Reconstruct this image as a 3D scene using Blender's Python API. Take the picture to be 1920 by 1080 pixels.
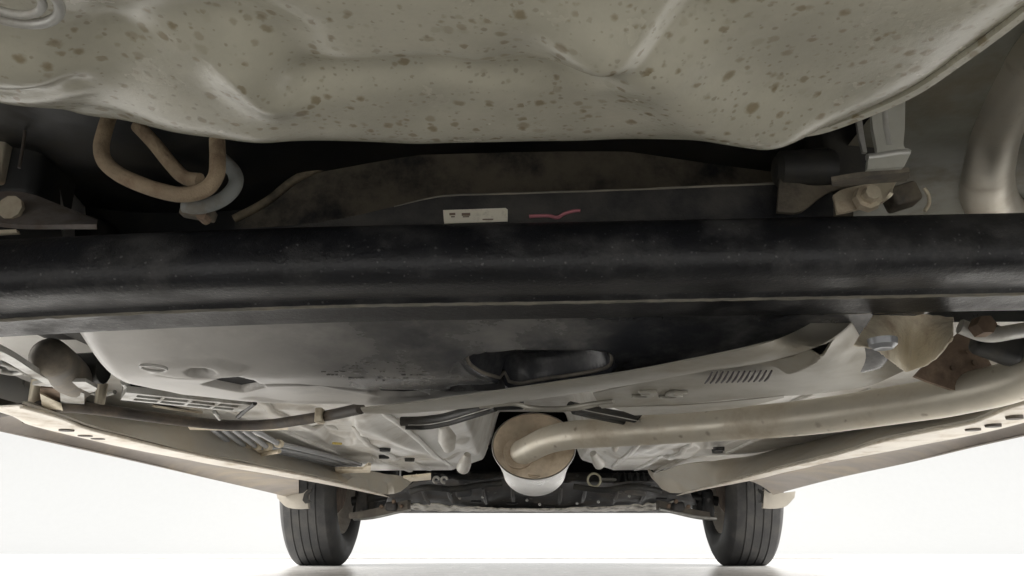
import bpy, math, random
import numpy as np
from mathutils import Vector, Matrix

for o in list(bpy.data.objects):
    bpy.data.objects.remove(o)
scene = bpy.context.scene
C = scene.collection
rnd = random.Random(7)

# ------------------------------------------------------------------ camera
FPX, PITCH, YAW = 1560.0, math.radians(17.5), math.radians(1.6)
CAM = np.array([0.01, 0.0, 0.048])
cd = bpy.data.cameras.new('camera')
cd.lens = FPX / 1920 * 36
cd.sensor_width = 36
cd.clip_start = 0.01
cd.clip_end = 200
cam = bpy.data.objects.new('camera', cd)
C.objects.link(cam)
cam.location = CAM
cam.rotation_euler = (math.pi / 2 + PITCH, 0, YAW)
scene.camera = cam

# ------------------------------------------------------------------ world, lamps, exposure
w = bpy.data.worlds.new('World')
scene.world = w
w.use_nodes = True
w.node_tree.nodes['Background'].inputs[0].default_value = (1.0, 0.988, 0.965, 1)
w.node_tree.nodes['Background'].inputs[1].default_value = 1.1


def area(name, loc, target, sx, sy, power, col=(1, .97, .92)):
    d = bpy.data.lights.new(name, 'AREA')
    d.shape = 'RECTANGLE'
    d.size, d.size_y, d.energy, d.color = sx, sy, power, col
    o = bpy.data.objects.new(name, d)
    C.objects.link(o)
    o.location = loc
    o.rotation_euler = (Vector(target) - Vector(loc)).to_track_quat('-Z', 'Y').to_euler()
    return o


area('softbox_left', (-4.0, 2.2, 2.6), (-1.2, 1.9, 0.0), 3.5, 2.0, 260)
area('softbox_right', (4.0, 2.2, 2.6), (1.2, 1.9, 0.0), 3.5, 2.0, 210)

vs = scene.view_settings
vs.view_transform = 'Standard'
vs.look = 'None'
vs.gamma = 1
vs.use_curve_mapping = False
vs.exposure = 0.95
scene.render.engine = 'CYCLES'
cy = scene.cycles
cy.max_bounces = 10
cy.diffuse_bounces = 6
cy.glossy_bounces = 5
cy.use_denoising = True
cy.sample_clamp_indirect = 8
cy.caustics_reflective = True
scene.render.film_transparent = False

# ------------------------------------------------------------------ pixel ray -> place in the room
_F = np.array([-math.sin(YAW) * math.cos(PITCH), math.cos(YAW) * math.cos(PITCH), math.sin(PITCH)])
_R = np.array([math.cos(YAW), math.sin(YAW), 0.0])
_U = np.cross(_R, _F)


def P(px, py, Y=None, Z=None):
    """point of the car seen at a photo pixel, at distance Y ahead or height Z above the floor"""
    d = _F * FPX + _R * (px - 960) + _U * (540 - py)
    t = (Y - CAM[1]) / d[1] if Y is not None else (Z - CAM[2]) / d[2]
    return CAM + d * t


def PL(pts, Y=None, Z=None):
    out = []
    n = len(pts)
    for i, p in enumerate(pts):
        if len(p) == 3:
            out.append(P(p[0], p[1], Y=p[2]))
        else:
            zz = Z if not isinstance(Z, tuple) else Z[0] + (Z[1] - Z[0]) * i / max(1, n - 1)
            yy = Y if not isinstance(Y, tuple) else Y[0] + (Y[1] - Y[0]) * i / max(1, n - 1)
            out.append(P(p[0], p[1], Y=yy, Z=zz))
    return np.array(out)


# ------------------------------------------------------------------ materials
def mat(name, base, rough=.5, metal=0., spec=.5, dust=None, dust_amt=.5, dust_scale=9., dust_rough=.9,
        spots=None, bump=.0, bump_scale=60., vary=.12, lit_ends=None, coat=0.):
    m = bpy.data.materials.new(name)
    m.use_nodes = True
    nt = m.node_tree
    N, L = nt.nodes, nt.links
    b = N['Principled BSDF']
    tc = N.new('ShaderNodeTexCoord')
    co = tc.outputs['Object']

    def noise(scale, detail=5, rough_=.6, vec=None):
        n = N.new('ShaderNodeTexNoise')
        n.inputs['Scale'].default_value = scale
        n.inputs['Detail'].default_value = detail
        n.inputs['Roughness'].default_value = rough_
        L.new(vec or co, n.inputs['Vector'])
        return n.outputs['Fac']

    def ramp(fac, a, c):
        r = N.new('ShaderNodeMapRange')
        r.interpolation_type = 'SMOOTHSTEP'
        r.inputs['From Min'].default_value = a
        r.inputs['From Max'].default_value = c
        L.new(fac, r.inputs['Value'])
        return r.outputs['Result']

    def mixc(fac, a, c):
        x = N.new('ShaderNodeMix')
        x.data_type = 'RGBA'
        if isinstance(fac, float):
            x.inputs[0].default_value = fac
        else:
            L.new(fac, x.inputs[0])
        for sock, v in ((x.inputs[6], a), (x.inputs[7], c)):
            if isinstance(v, tuple):
                sock.default_value = (*v, 1)
            else:
                L.new(v, sock)
        return x.outputs[2]

    def mul(a, v):
        x = N.new('ShaderNodeMath')
        x.operation = 'MULTIPLY'
        L.new(a, x.inputs[0])
        if isinstance(v, (int, float)):
            x.inputs[1].default_value = v
        else:
            L.new(v, x.inputs[1])
        return x.outputs[0]

    lo = tuple(c * (1 - vary) for c in base)
    hi = tuple(min(1, c * (1 + vary)) for c in base)
    col = mixc(ramp(noise(14, 6), .3, .7), lo, hi)
    rsock = None
    if dust:
        f = mul(ramp(noise(dust_scale, 9, .68), .62 - dust_amt * .5, .85 - dust_amt * .35), .85)
        if lit_ends:
            # light put into the colour, paler towards one end of the part: (axis, from, to, weight)
            sp = N.new('ShaderNodeSeparateXYZ')
            L.new(co, sp.inputs[0])
            tot = mul(f, .45)
            for (ax, a_, c_, w_) in lit_ends:
                ad = N.new('ShaderNodeMath')
                ad.operation = 'ADD'
                ad.use_clamp = True
                ws = N.new('ShaderNodeMath')
                ws.operation = 'MULTIPLY_ADD'
                L.new(noise(7, 6), ws.inputs[0])
                ws.inputs[1].default_value = .16 * (1 if c_ > a_ else -1)
                L.new(sp.outputs[ax], ws.inputs[2])
                L.new(tot, ad.inputs[0])
                L.new(mul(ramp(ws.outputs[0], a_, c_), w_), ad.inputs[1])
                tot = ad.outputs[0]
            f = tot
        col = mixc(f, col, dust)  # dust colour, also used for the painted light of lit_ends
        r = N.new('ShaderNodeMapRange')
        r.inputs['To Min'].default_value = rough
        r.inputs['To Max'].default_value = dust_rough
        L.new(f, r.inputs['Value'])
        rsock = r.outputs['Result']
        if metal > 0:
            r2 = N.new('ShaderNodeMapRange')
            r2.inputs['To Min'].default_value = metal
            r2.inputs['To Max'].default_value = 0
            L.new(f, r2.inputs['Value'])
            L.new(r2.outputs['Result'], b.inputs['Metallic'])
    if spots:
        for (scale, thr, colr, amt) in spots:
            # warped cells, each with its own size
            wn = N.new('ShaderNodeTexNoise')
            wn.inputs['Scale'].default_value = scale * 1.6
            wn.inputs['Detail'].default_value = 3
            L.new(co, wn.inputs['Vector'])
            va = N.new('ShaderNodeVectorMath')
            va.operation = 'MULTIPLY_ADD'
            va.inputs[1].default_value = (.55 / scale,) * 3
            L.new(wn.outputs['Color'], va.inputs[0])
            L.new(co, va.inputs[2])
            v = N.new('ShaderNodeTexVoronoi')
            v.inputs['Scale'].default_value = scale
            v.inputs['Randomness'].default_value = 1
            L.new(va.outputs[0], v.inputs['Vector'])
            sep = N.new('ShaderNodeSeparateColor')
            L.new(v.outputs['Color'], sep.inputs[0])
            sz = mul(mul(sep.outputs[0], sep.outputs[0]), thr)
            sub = N.new('ShaderNodeMath')
            sub.operation = 'SUBTRACT'
            L.new(sz, sub.inputs[0])
            L.new(v.outputs['Distance'], sub.inputs[1])
            f = ramp(sub.outputs[0], -.10, .17)
            f = mul(f, mul(ramp(sep.outputs[1], 0, .8), amt))
            col = mixc(f, col, colr)
    L.new(col, b.inputs['Base Color'])
    if rsock is None:
        r = N.new('ShaderNodeMapRange')
        r.inputs['To Min'].default_value = max(.02, rough - .09)
        r.inputs['To Max'].default_value = min(1, rough + .09)
        L.new(noise(22, 5), r.inputs['Value'])
        rsock = r.outputs['Result']
        b.inputs['Metallic'].default_value = metal
    L.new(rsock, b.inputs['Roughness'])
    b.inputs['Specular IOR Level'].default_value = spec
    if coat:
        b.inputs['Coat Weight'].default_value = coat
        b.inputs['Coat Roughness'].default_value = .12
    if bump:
        bp = N.new('ShaderNodeBump')
        bp.inputs['Strength'].default_value = bump
        bp.inputs['Distance'].default_value = .002
        L.new(noise(bump_scale, 6, .65), bp.inputs['Height'])
        L.new(bp.outputs['Normal'], b.inputs['Normal'])
    return m


DUST = (.34, .29, .22)
M = {}
M['floor'] = mat('glossy_white_floor', (.66, .65, .635), .17, spec=.5, vary=.03)
M['joint'] = mat('floor_joint', (.30, .29, .28), .6)
M['backdrop'] = mat('white_studio_wall', (.49, .495, .495), .9, vary=.01)
M['well'] = mat('grey_underbody_paint', (.51, .49, .405), .25, spec=.6, vary=.12, bump=.2, bump_scale=120,
                spots=[(125, .45, (.20, .145, .06), .66), (170, .46, (.22, .165, .085), .6), (320, .46, (.22, .18, .12), .5)])
M['body'] = mat('beige_grey_underbody_paint', (.50, .475, .42), .36, vary=.1, dust=(.45, .40, .325), dust_amt=.45, dust_scale=7, dust_rough=.7, bump=.15)
M['pan'] = mat('light_underbody_paint', (.74, .73, .70), .28, vary=.06, dust=(.50, .46, .40), dust_amt=.38, dust_scale=9, dust_rough=.35, bump=.08)
M['skirt'] = mat('taupe_plastic_skirt', (.17, .148, .13), .6, vary=.12, dust=DUST, dust_amt=.4, dust_scale=5)
M['flange'] = mat('light_sill_flange', (.66, .61, .53), .4, vary=.08, dust=(.42, .34, .25), dust_amt=.3, dust_scale=16)
M['outer'] = mat('silver_body_paint', (.55, .55, .54), .3, metal=.3, vary=.02)
M['beam'] = mat('black_axle_paint', (.017, .018, .022), .40, vary=.25, dust=(.10, .099, .10), dust_amt=.36, dust_scale=20, dust_rough=.75, bump=.5, bump_scale=200,
                spots=[(260, .30, (.26, .26, .26), .45)])
M['dirty_black'] = mat('dirt_caked_black_metal', (.012, .013, .016), .55, dust=(.21, .18, .135), dust_amt=.62, dust_scale=16, bump=.6, bump_scale=90)
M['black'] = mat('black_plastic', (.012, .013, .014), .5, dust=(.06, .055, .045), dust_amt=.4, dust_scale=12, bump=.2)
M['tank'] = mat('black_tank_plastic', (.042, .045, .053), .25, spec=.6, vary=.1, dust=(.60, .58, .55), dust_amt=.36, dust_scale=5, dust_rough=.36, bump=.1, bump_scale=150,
                lit_ends=[(1, .94, 1.10, .85), (0, -.16, -.47, .92)])  # front and left end painted paler for the light falling there
M['lettering'] = mat('moulded_dark_lettering', (.085, .08, .073), .6)
M['shield'] = mat('dull_heat_shield', (.40, .385, .34), .42, metal=.35, vary=.1, dust=(.33, .29, .22), dust_amt=.4, dust_scale=6, dust_rough=.7, bump=.12)
M['foil'] = mat('creased_gold_shield', (.84, .76, .60), .5, metal=.0, vary=.12, dust=(.40, .27, .17), dust_amt=.38, dust_scale=22, bump=1.0, bump_scale=110)
M['pipe'] = mat('tan_exhaust_steel', (.68, .64, .55), .40, metal=.45, vary=.12, dust=(.40, .33, .24), dust_amt=.38, dust_scale=7, dust_rough=.6, bump=.2,
                spots=[(60, .3, (.14, .09, .05), .6)])
M['cap'] = mat('rusty_muffler_cap', (.55, .46, .35), .36, metal=.45, vary=.25, dust=(.24, .165, .10), dust_amt=.42, dust_scale=10, dust_rough=.55, bump=.3)
M['steel'] = mat('bright_steel', (.84, .82, .79), .30, metal=.85, vary=.03)
M['plated'] = mat('plated_steel', (.62, .56, .44), .4, metal=.5, vary=.12, dust=(.36, .26, .18), dust_amt=.35, dust_scale=30)
M['galv'] = mat('galvanised_grey', (.50, .50, .48), .42, metal=.4, vary=.15, dust=(.32, .29, .25), dust_amt=.4, dust_scale=25)
M['rust'] = mat('rusty_brown_metal', (.15, .105, .075), .8, vary=.3, dust=(.30, .22, .16), dust_amt=.45, dust_scale=25, bump=.7, bump_scale=80)
M['tow'] = mat('tan_rusted_tow_rod', (.38, .295, .20), .75, vary=.3, dust=(.22, .15, .10), dust_amt=.42, dust_scale=60, bump=.9, bump_scale=260)
M['rubber'] = mat('tyre_rubber', (.022, .022, .023), .6, vary=.15, dust=(.075, .072, .067), dust_amt=.40, dust_scale=14, bump=.35, bump_scale=200)
M['hose'] = mat('brown_black_hose', (.055, .046, .040), .6, vary=.15, dust=(.16, .13, .10), dust_amt=.4, dust_scale=20)
M['rim'] = mat('dull_steel_rim', (.62, .59, .54), .45, metal=.4, vary=.12, dust=(.32, .28, .23), dust_amt=.34, dust_scale=18)
M['sticker'] = mat('dirty_white_sticker', (.78, .74, .63), .6, vary=.06, dust=(.20, .17, .12), dust_amt=.30, dust_scale=55)
M['ink'] = mat('faded_brown_ink', (.20, .15, .11), .7)
M['pink'] = mat('pink_paint_mark', (.52, .20, .235), .55, vary=.15)
M['clip'] = mat('cream_clip_plastic', (.72, .64, .50), .5, vary=.1, dust=(.4, .32, .24), dust_amt=.3, dust_scale=40)
M['line'] = mat('grey_blue_pipe', (.34, .35, .37), .35, metal=.3, vary=.1)
M['tray'] = mat('dark_undertray', (.035, .037, .041), .5, vary=.15, dust=(.14, .125, .11), dust_amt=.42, dust_scale=9, bump=.3,
                spots=[(45, .35, (.35, .34, .33), .6)])
M['yellow'] = mat('yellow_sealant', (.55, .43, .12), .6)
M['dark'] = mat('near_black_shade', (.008, .008, .009), .8)

# ------------------------------------------------------------------ geometry helpers
CAR_LOC = Vector((0, 1.45, 0))


def link(name, me, m, parent):
    o = bpy.data.objects.new(name, me)
    C.objects.link(o)
    if m:
        if not me.materials:
            me.materials.append(M[m] if isinstance(m, str) else m)
    if parent is not None:
        o.parent = parent
        if parent.type == 'EMPTY':
            o.matrix_parent_inverse = Matrix.Translation(parent.location).inverted()
    return o


def mesh(name, v, f, m, parent=None, smooth=True, angle=40):
    me = bpy.data.meshes.new(name)
    me.from_pydata([tuple(map(float, p)) for p in v], [], [tuple(int(i) for i in q) for q in f])
    me.update()
    if smooth:
        me.polygons.foreach_set('use_smooth', [True] * len(me.polygons))
        me.set_sharp_from_angle(angle=math.radians(angle))
    return link(name, me, m, parent)


def grid_faces(nr, nc, close=False):
    f = []
    for i in range(nr - 1):
        for j in range(nc if close else nc - 1):
            k = (j + 1) % nc
            f.append((i * nc + j, i * nc + k, (i + 1) * nc + k, (i + 1) * nc + j))
    return f


def catmull(pts, n=8, closed=False):
    p = np.array(pts, float)
    k = len(p)
    if k < 3:
        return p
    out = []
    rng = range(k if closed else k - 1)
    for i in rng:
        if closed:
            p0, p1, p2, p3 = p[(i - 1) % k], p[i], p[(i + 1) % k], p[(i + 2) % k]
        else:
            p1, p2 = p[i], p[i + 1]
            p0 = p[i - 1] if i > 0 else 2 * p1 - p2
            p3 = p[i + 2] if i + 2 < k else 2 * p2 - p1
        for t in np.linspace(0, 1, n, endpoint=False):
            out.append(.5 * ((2 * p1) + (-p0 + p2) * t + (2 * p0 - 5 * p1 + 4 * p2 - p3) * t * t + (-p0 + 3 * p1 - 3 * p2 + p3) * t ** 3))
    if not closed:
        out.append(p[-1])
    return np.array(out)


def tube(name, pts, r, m, parent, seg=14, smooth_n=8, flat=1.0, caps=True, wob=0.):
    p = catmull(pts, smooth_n) if smooth_n else np.array(pts, float)
    n = len(p)
    rr = np.interp(np.linspace(0, 1, n), np.linspace(0, 1, len(r)), r) if hasattr(r, '__len__') else np.full(n, r)
    T = np.gradient(p, axis=0)
    T /= np.linalg.norm(T, axis=1)[:, None] + 1e-12
    up = np.array([0, 0, 1.0])
    if abs(T[0] @ up) > .9:
        up = np.array([1.0, 0, 0])
    v, nrm = [], np.cross(T[0], up)
    nrm /= np.linalg.norm(nrm)
    for i in range(n):
        nrm = nrm - T[i] * (nrm @ T[i])
        nrm /= np.linalg.norm(nrm)
        bi = np.cross(T[i], nrm)
        for j in range(seg):
            a = 2 * math.pi * j / seg
            q = rr[i] * (1 + (rnd.random() - .5) * wob)
            v.append(p[i] + nrm * math.cos(a) * q + bi * math.sin(a) * q * flat)
    f = grid_faces(n, seg, True)
    if caps:
        f.append(tuple(range(seg))[::-1])
        f.append(tuple((n - 1) * seg + j for j in range(seg)))
    return mesh(name, v, f, m, parent, angle=60)


def sheet(name, A, B, m, parent, n=40, k=6, thick=.0015, relief=None, smooth_curves=True, angle=40, curve=0.):
    """a pressed sheet between two edge curves, with its own thickness"""
    def res(c):
        c = np.array(c, float)
        if smooth_curves and len(c) > 2:
            c = catmull(c, 10)
        s = np.r_[0, np.cumsum(np.linalg.norm(np.diff(c, axis=0), axis=1))]
        t = np.linspace(0, s[-1], n)
        return np.stack([np.interp(t, s, c[:, i]) for i in range(3)], 1)
    A, B = res(A), res(B)
    v = np.zeros((n, k, 3))
    for j in range(k):
        t = j / (k - 1)
        v[:, j] = A * (1 - t) + B * t
        v[:, j, 2] += curve * 4 * t * (1 - t)
    if relief is not None:
        v[:, :, 2] += relief(v[:, :, 0], v[:, :, 1])
    V = v.reshape(-1, 3)
    du = np.gradient(v, axis=0)
    dv = np.gradient(v, axis=1)
    nn = np.cross(du, dv)
    nn /= np.linalg.norm(nn, axis=2)[:, :, None] + 1e-12
    if nn[:, :, 2].mean() < 0:
        nn = -nn
    W = (v + nn * thick).reshape(-1, 3)
    f = grid_faces(n, k)
    N = n * k
    f2 = [tuple(N + i for i in q[::-1]) for q in f]
    rim = [i * k for i in range(n)] + [(n - 1) * k + j for j in range(1, k)] + [i * k + k - 1 for i in range(n - 2, -1, -1)] + [j for j in range(k - 2, 0, -1)]
    side = [(rim[i], rim[(i + 1) % len(rim)], N + rim[(i + 1) % len(rim)], N + rim[i]) for i in range(len(rim))]
    return mesh(name, np.r_[V, W], f + f2 + side, m, parent, angle=angle)


def plate(name, poly, off, m, parent, smooth=False):
    """polygon in 3D given thickness along off"""
    p = np.array(poly, float)
    n = len(p)
    off = np.array(off, float)
    v = np.r_[p, p + off]
    f = [tuple(range(n)), tuple(range(2 * n - 1, n - 1, -1))]
    f += [(i, n + i, n + (i + 1) % n, (i + 1) % n) for i in range(n)]
    return mesh(name, v, f, m, parent, smooth=smooth, angle=35)


def box(name, c, s, m, parent, rot=(0, 0, 0), bev=.0):
    import bmesh
    bm = bmesh.new()
    bmesh.ops.create_cube(bm, size=1)
    bmesh.ops.scale(bm, vec=s, verts=bm.verts)
    if bev:
        bmesh.ops.bevel(bm, geom=bm.edges[:], offset=bev, segments=3, profile=.5, affect='EDGES')
    from mathutils import Euler
    bm.transform(Matrix.Translation(Vector(c)) @ Euler(rot).to_matrix().to_4x4())
    me = bpy.data.meshes.new(name)
    bm.to_mesh(me)
    bm.free()
    if bev:
        me.polygons.foreach_set('use_smooth', [True] * len(me.polygons))
        me.set_sharp_from_angle(angle=math.radians(50))
    return link(name, me, m, parent)


def lathe(name, prof, c, axis, m, parent, seg=32, sx=1., sz=1., angle=35, ring=False):
    """prof: (along, radius); axis 'X', 'Y' or 'Z'"""
    v = []
    for (a, r) in prof:
        for j in range(seg):
            t = 2 * math.pi * j / seg
            u, q = r * math.cos(t) * sx, r * math.sin(t) * sz
            v.append({'X': (a, u, q), 'Y': (u, a, q), 'Z': (u, q, a)}[axis])
    v = np.array(v) + np.array(c)
    f = grid_faces(len(prof), seg, True)
    if ring:
        k0 = (len(prof) - 1) * seg
        f += [(k0 + j, k0 + (j + 1) % seg, (j + 1) % seg, j) for j in range(seg)]
    elif prof[0][1] > 1e-5:
        f.append(tuple(range(seg)))
    if not ring and prof[-1][1] > 1e-5:
        f.append(tuple((len(prof) - 1) * seg + j for j in range(seg)))
    return mesh(name, v, f, m, parent, angle=angle)


def sd_poly(x, y, poly):
    """signed distance, negative inside"""
    p = np.array(poly)[:, :2]
    d = np.full(x.shape, 1e9)
    ins = np.zeros(x.shape, bool)
    n = len(p)
    for i in range(n):
        a, b = p[i], p[(i + 1) % n]
        e = b - a
        t = np.clip(((x - a[0]) * e[0] + (y - a[1]) * e[1]) / (e @ e + 1e-15), 0, 1)
        d = np.minimum(d, (x - a[0] - t * e[0]) ** 2 + (y - a[1] - t * e[1]) ** 2)
        c1 = (a[1] > y) != (b[1] > y)
        with np.errstate(divide='ignore', invalid='ignore'):
            xx = (b[0] - a[0]) * (y - a[1]) / (b[1] - a[1] + 1e-15) + a[0]
        ins ^= c1 & (x < xx)
    d = np.sqrt(d)
    return np.where(ins, -d, d)


def d_line(x, y, pts):
    p = np.array(pts)[:, :2]
    d = np.full(x.shape, 1e9)
    for i in range(len(p) - 1):
        a, b = p[i], p[i + 1]
        e = b - a
        t = np.clip(((x - a[0]) * e[0] + (y - a[1]) * e[1]) / (e @ e + 1e-15), 0, 1)
        d = np.minimum(d, np.hypot(x - a[0] - t * e[0], y - a[1] - t * e[1]))
    return d


def ridge(x, y, pts, wd, amp):
    return amp * np.exp(-(d_line(x, y, pts) / wd) ** 2)


def sstep(a, b, x):
    t = np.clip((x - a) / (b - a), 0, 1)
    return t * t * (3 - 2 * t)


def pocket(x, y, poly, depth, edge):
    return depth * sstep(edge, -edge, sd_poly(x, y, poly))


def heightfield(name, x0, x1, y0, y1, res, zf, m, parent, angle=55):
    nx, ny = int((x1 - x0) / res) + 1, int((y1 - y0) / res) + 1
    xs, ys = np.linspace(x0, x1, nx), np.linspace(y0, y1, ny)
    X, Y = np.meshgrid(xs, ys, indexing='ij')
    Zv = zf(X, Y)
    v = np.stack([X, Y, Zv], 2).reshape(-1, 3)
    idx = np.arange(nx * ny).reshape(nx, ny)
    f = np.stack([idx[:-1, :-1], idx[:-1, 1:], idx[1:, 1:], idx[1:, :-1]], 2).reshape(-1, 4)
    me = bpy.data.meshes.new(name)
    me.vertices.add(len(v))
    me.vertices.foreach_set('co', v.ravel())
    me.loops.add(f.size)
    me.loops.foreach_set('vertex_index', f.ravel())
    me.polygons.add(len(f))
    me.polygons.foreach_set('loop_start', np.arange(0, f.size, 4))
    me.polygons.foreach_set('loop_total', np.full(len(f), 4))
    me.update()
    me.validate()
    me.polygons.foreach_set('use_smooth', [True] * len(me.polygons))
    if angle:
        me.set_sharp_from_angle(angle=math.radians(angle))
    return link(name, me, m, parent)


def wob(x, y, s, amp, seed=0):
    """soft hand-made unevenness"""
    r = np.random.RandomState(seed)
    z = 0
    for k in range(5):
        a, b, c = r.uniform(-1, 1, 3)
        z = z + np.sin((x * a + y * b) * s * (1 + k * .6) + c * 6) / (1 + k * .6)
    return amp * z / 2.2


# ================================================================== the setting
fl = mesh('floor', [(-14, -10, 0), (14, -10, 0), (14, 12.0, 0), (-14, 12.0, 0)], [(0, 1, 2, 3)], 'floor', None, smooth=False)
fl['kind'] = 'structure'
jt = box('floor_threshold', (-.35, 5.2, .0035), (4.2, .06, .007), 'joint', fl, bev=.002)
# coved studio wall behind the car
prof = [(12.0 - 2 + 2 * math.sin(a), .004 + 2 - 2 * math.cos(a)) for a in np.linspace(0, math.pi / 2, 14)]
prof = [(y - .0, z) for y, z in prof] + [(12.0, 5.0)]
v = [(x, y, z) for (y, z) in prof for x in (-14, 14)]
bd = mesh('backdrop', v, grid_faces(len(prof), 2), 'backdrop', None)
bd['kind'] = 'structure'

# ================================================================== the car
car = bpy.data.objects.new('car', None)
C.objects.link(car)
car.location = CAR_LOC
car.empty_display_size = .2
car['label'] = 'silver-grey car seen from below its rear, with axle beam, tank, exhaust and front wheels'
car['category'] = 'car'

# ------------------------------------------------ body sides and closed upper body
def arch(yc, r, n=14):
    return [(yc - r * math.cos(a), .285 + r * math.sin(a)) for a in np.linspace(0, math.pi, n)]


for s in (-1, 1):
    prof = [(-.12, .42), (-.10, .27), (.14, .24)] + arch(.53, .36) + [(.98, .235), (2.5, .235)] + arch(2.95, .36) + [(3.38, .24), (3.5, .27), (3.52, .45), (3.45, .72), (2.6, .95), (1.9, 1.02), (-.05, .98)]
    p3 = [(s * (.80 + .02 * (z > .4)), y, z) for y, z in prof]
    sd = plate('body_side', p3, (-s * .03, 0, 0), 'outer', car)
tp = [(-.12, .42), (-.05, .98), (1.9, 1.02), (2.6, .95), (3.45, .72), (3.52, .45)]
v = [(x, y, z) for (y, z) in tp for x in (-.79, .79)]
mesh('upper_body', v, grid_faces(len(tp), 2), 'outer', car, smooth=False)
# rear bumper and front bumper
def bumper(name, y, z0, z1, sgn):
    A = [(-.80, y - sgn * .16, z0), (-.6, y - sgn * .03, z0), (0, y, z0), (.6, y - sgn * .03, z0), (.80, y - sgn * .16, z0)]
    B = [(a[0], a[1], z1) for a in A]
    return sheet(name, A, B, 'outer', car, n=30, k=5, thick=.004)
bumper('rear_bumper', -.16, .20, .62, -1)
bumper('front_bumper', 3.60, .215, .60, 1)

# ------------------------------------------------ rear floor above the axle
def rear_floor(x, y):
    z = .405 + .02 * np.cos(x * 9) + wob(x, y, 14, .003, 2)
    z = z + .05 * sstep(.30, .36, np.abs(x + .0)) * 0
    # closed boxed rail on the right, over the tail pipe
    return z
heightfield('rear_floor', -.78, .275, -.12, 1.1, .012, rear_floor, 'black', car)
qp = heightfield('rear_side_rail', .265, .78, -.12, 1.1, .012, lambda x, y: rear_floor(x, y) - .03 + .02 * sstep(.45, .40, x) * 0 + wob(x, y, 20, .002, 8), mat('grey_green_rail_paint', (.25, .25, .21), .5, vary=.15, dust=(.20, .17, .12), dust_amt=.45, dust_scale=12, bump=.3), car)
qp['label'] = 'grey-green painted rail above the tail pipe'

# ------------------------------------------------ spare wheel well
ZW = .262
def wp(*pts):
    return PL(pts, Z=ZW)
front = wp((100, 222), (180, 243), (400, 268), (700, 276), (960, 277), (1250, 272), (1450, 262), (1560, 238), (1700, 178), (1800, 112), (1920, 22))
outline = [tuple(p[:2]) for p in front] + [(.262, .12), (.27, -.02), (.22, -.10), (-.30, -.10), (-.36, .05), (-.36, .22), (-.32, .33)]
outline = catmull(np.array(outline), 6, closed=True)
def well_z(x, y):
    d = sd_poly(x, y, outline) - .032
    rf = .055
    z = np.full(x.shape, ZW)
    t = np.clip((d + rf) / rf, 0, .9999)
    z = z + (rf - np.sqrt(rf * rf - (t * rf) ** 2)) * .8
    z = z + np.clip(d, 0, .02) * 6
    # pressed reinforcement: cross groove, diagonal swage, centre step, upper-left wave
    z = z + ridge(x, y, wp((560, 158), (690, 143), (850, 128), (960, 142), (1060, 135), (1140, 112), (1300, 20), (1350, -60)), .0105, .0060)
    z = z - ridge(x, y, wp((1150, 70), (1240, 130), (1330, 200), (1440, 235)), .024, .0130)
    z = z - ridge(x, y, wp((1000, 20), (1150, 70)), .022, .007)
    z = z - ridge(x, y, wp((910, -60), (905, 110)), .018, .0038)
    z = z + ridge(x, y, wp((960, -60), (960, 110)), .018, .0038)
    z = z + ridge(x, y, wp((230, 60), (330, 30), (440, 38), (520, 80), (560, 150)), .017, .0070)
    z = z - ridge(x, y, wp((470, 135), (520, 165)), .016, .0085)
    z = z - ridge(x, y, wp((500, 185), (470, 240)), .020, .0050)
    z = z + ridge(x, y, wp((200, 90), (195, 230)), .022, .0065)
    # bulge with a round stamping at the outer left corner
    z = z - ridge(x, y, wp((-80, 110), (40, 130), (90, 140)), .022, .010)
    z = z + ridge(x, y, wp((-60, 180), (60, 165), (130, 150)), .008, .0055)
    z = z + wob(x, y, 40, .0012, 5) + wob(x, y, 90, .0005, 6)
    return z
well = heightfield('spare_wheel_well', -.40, .30, -.10, .46, .0035, well_z, 'well', car, angle=0)
well['label'] = 'speckled grey pressed steel spare wheel well above the axle'
# folded lip along the right edge of the well
lipA = PL([(1480, 255), (1560, 236), (1700, 178), (1800, 112), (1920, 22), (2010, -60)], Z=ZW + .004)
lipB = PL([(1480, 262), (1562, 245), (1704, 187), (1806, 121), (1926, 32), (2016, -52)], Z=ZW + .004)
sheet('flange', lipA, lipB, 'well', well, n=40, k=3, thick=.003)
c0 = P(10, -10, Z=ZW - .012)
for r, t in ((.0185, .0022), (.0125, .0018)):
    ring = [c0 + np.array([r * math.cos(a), r * math.sin(a), 0]) for a in np.linspace(0, 2 * math.pi, 33)]
    tube('plug_ring', ring, t, 'galv', well, seg=8, smooth_n=0, caps=False)

# ------------------------------------------------ rear axle beam: an open channel
def beam_z(x):
    return np.where(x < 0, -.012 * (x / .42) ** 2, .011 * x)
def beam_y(x):
    return np.where(x < 0, -.004 * (x / .4) ** 2, .0)
prof = [(.6085, .287), (.6055, .2905), (.6015, .2905), (.5965, .2885), (.5905, .2845), (.5855, .279), (.5815, .272), (.5785, .264), (.5770, .2555), (.5785, .248), (.5835, .2422), (.590, .2393),
        (.598, .2385), (.612, .2385), (.626, .2395), (.633, .2395), (.635, .237), (.640, .237), (.643, .2395), (.660, .2395), (.680, .2390), (.694, .2385), (.699, .240), (.7015, .246), (.702, .30), (.700, .303), (.698, .30),
        (.6975, .250), (.68, .246), (.60, .246), (.590, .253), (.596, .270), (.606, .283)]
xs = np.linspace(-.66, .66, 90)
v = []
for x in xs:
    for (y, z) in prof:
        zz = z
        if z > .248 and y > .695:
            zz = .248 + (z - .248) * (1 - .9 * float(sstep(.02, -.15, np.array(x))))
        v.append((x, y + float(beam_y(x)), zz + float(beam_z(x))))
beam = mesh('axle_beam', v, grid_faces(len(xs), len(prof), True), 'beam', car, angle=60)
beam['label'] = 'wide black rear axle beam crossing the whole view'
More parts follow.
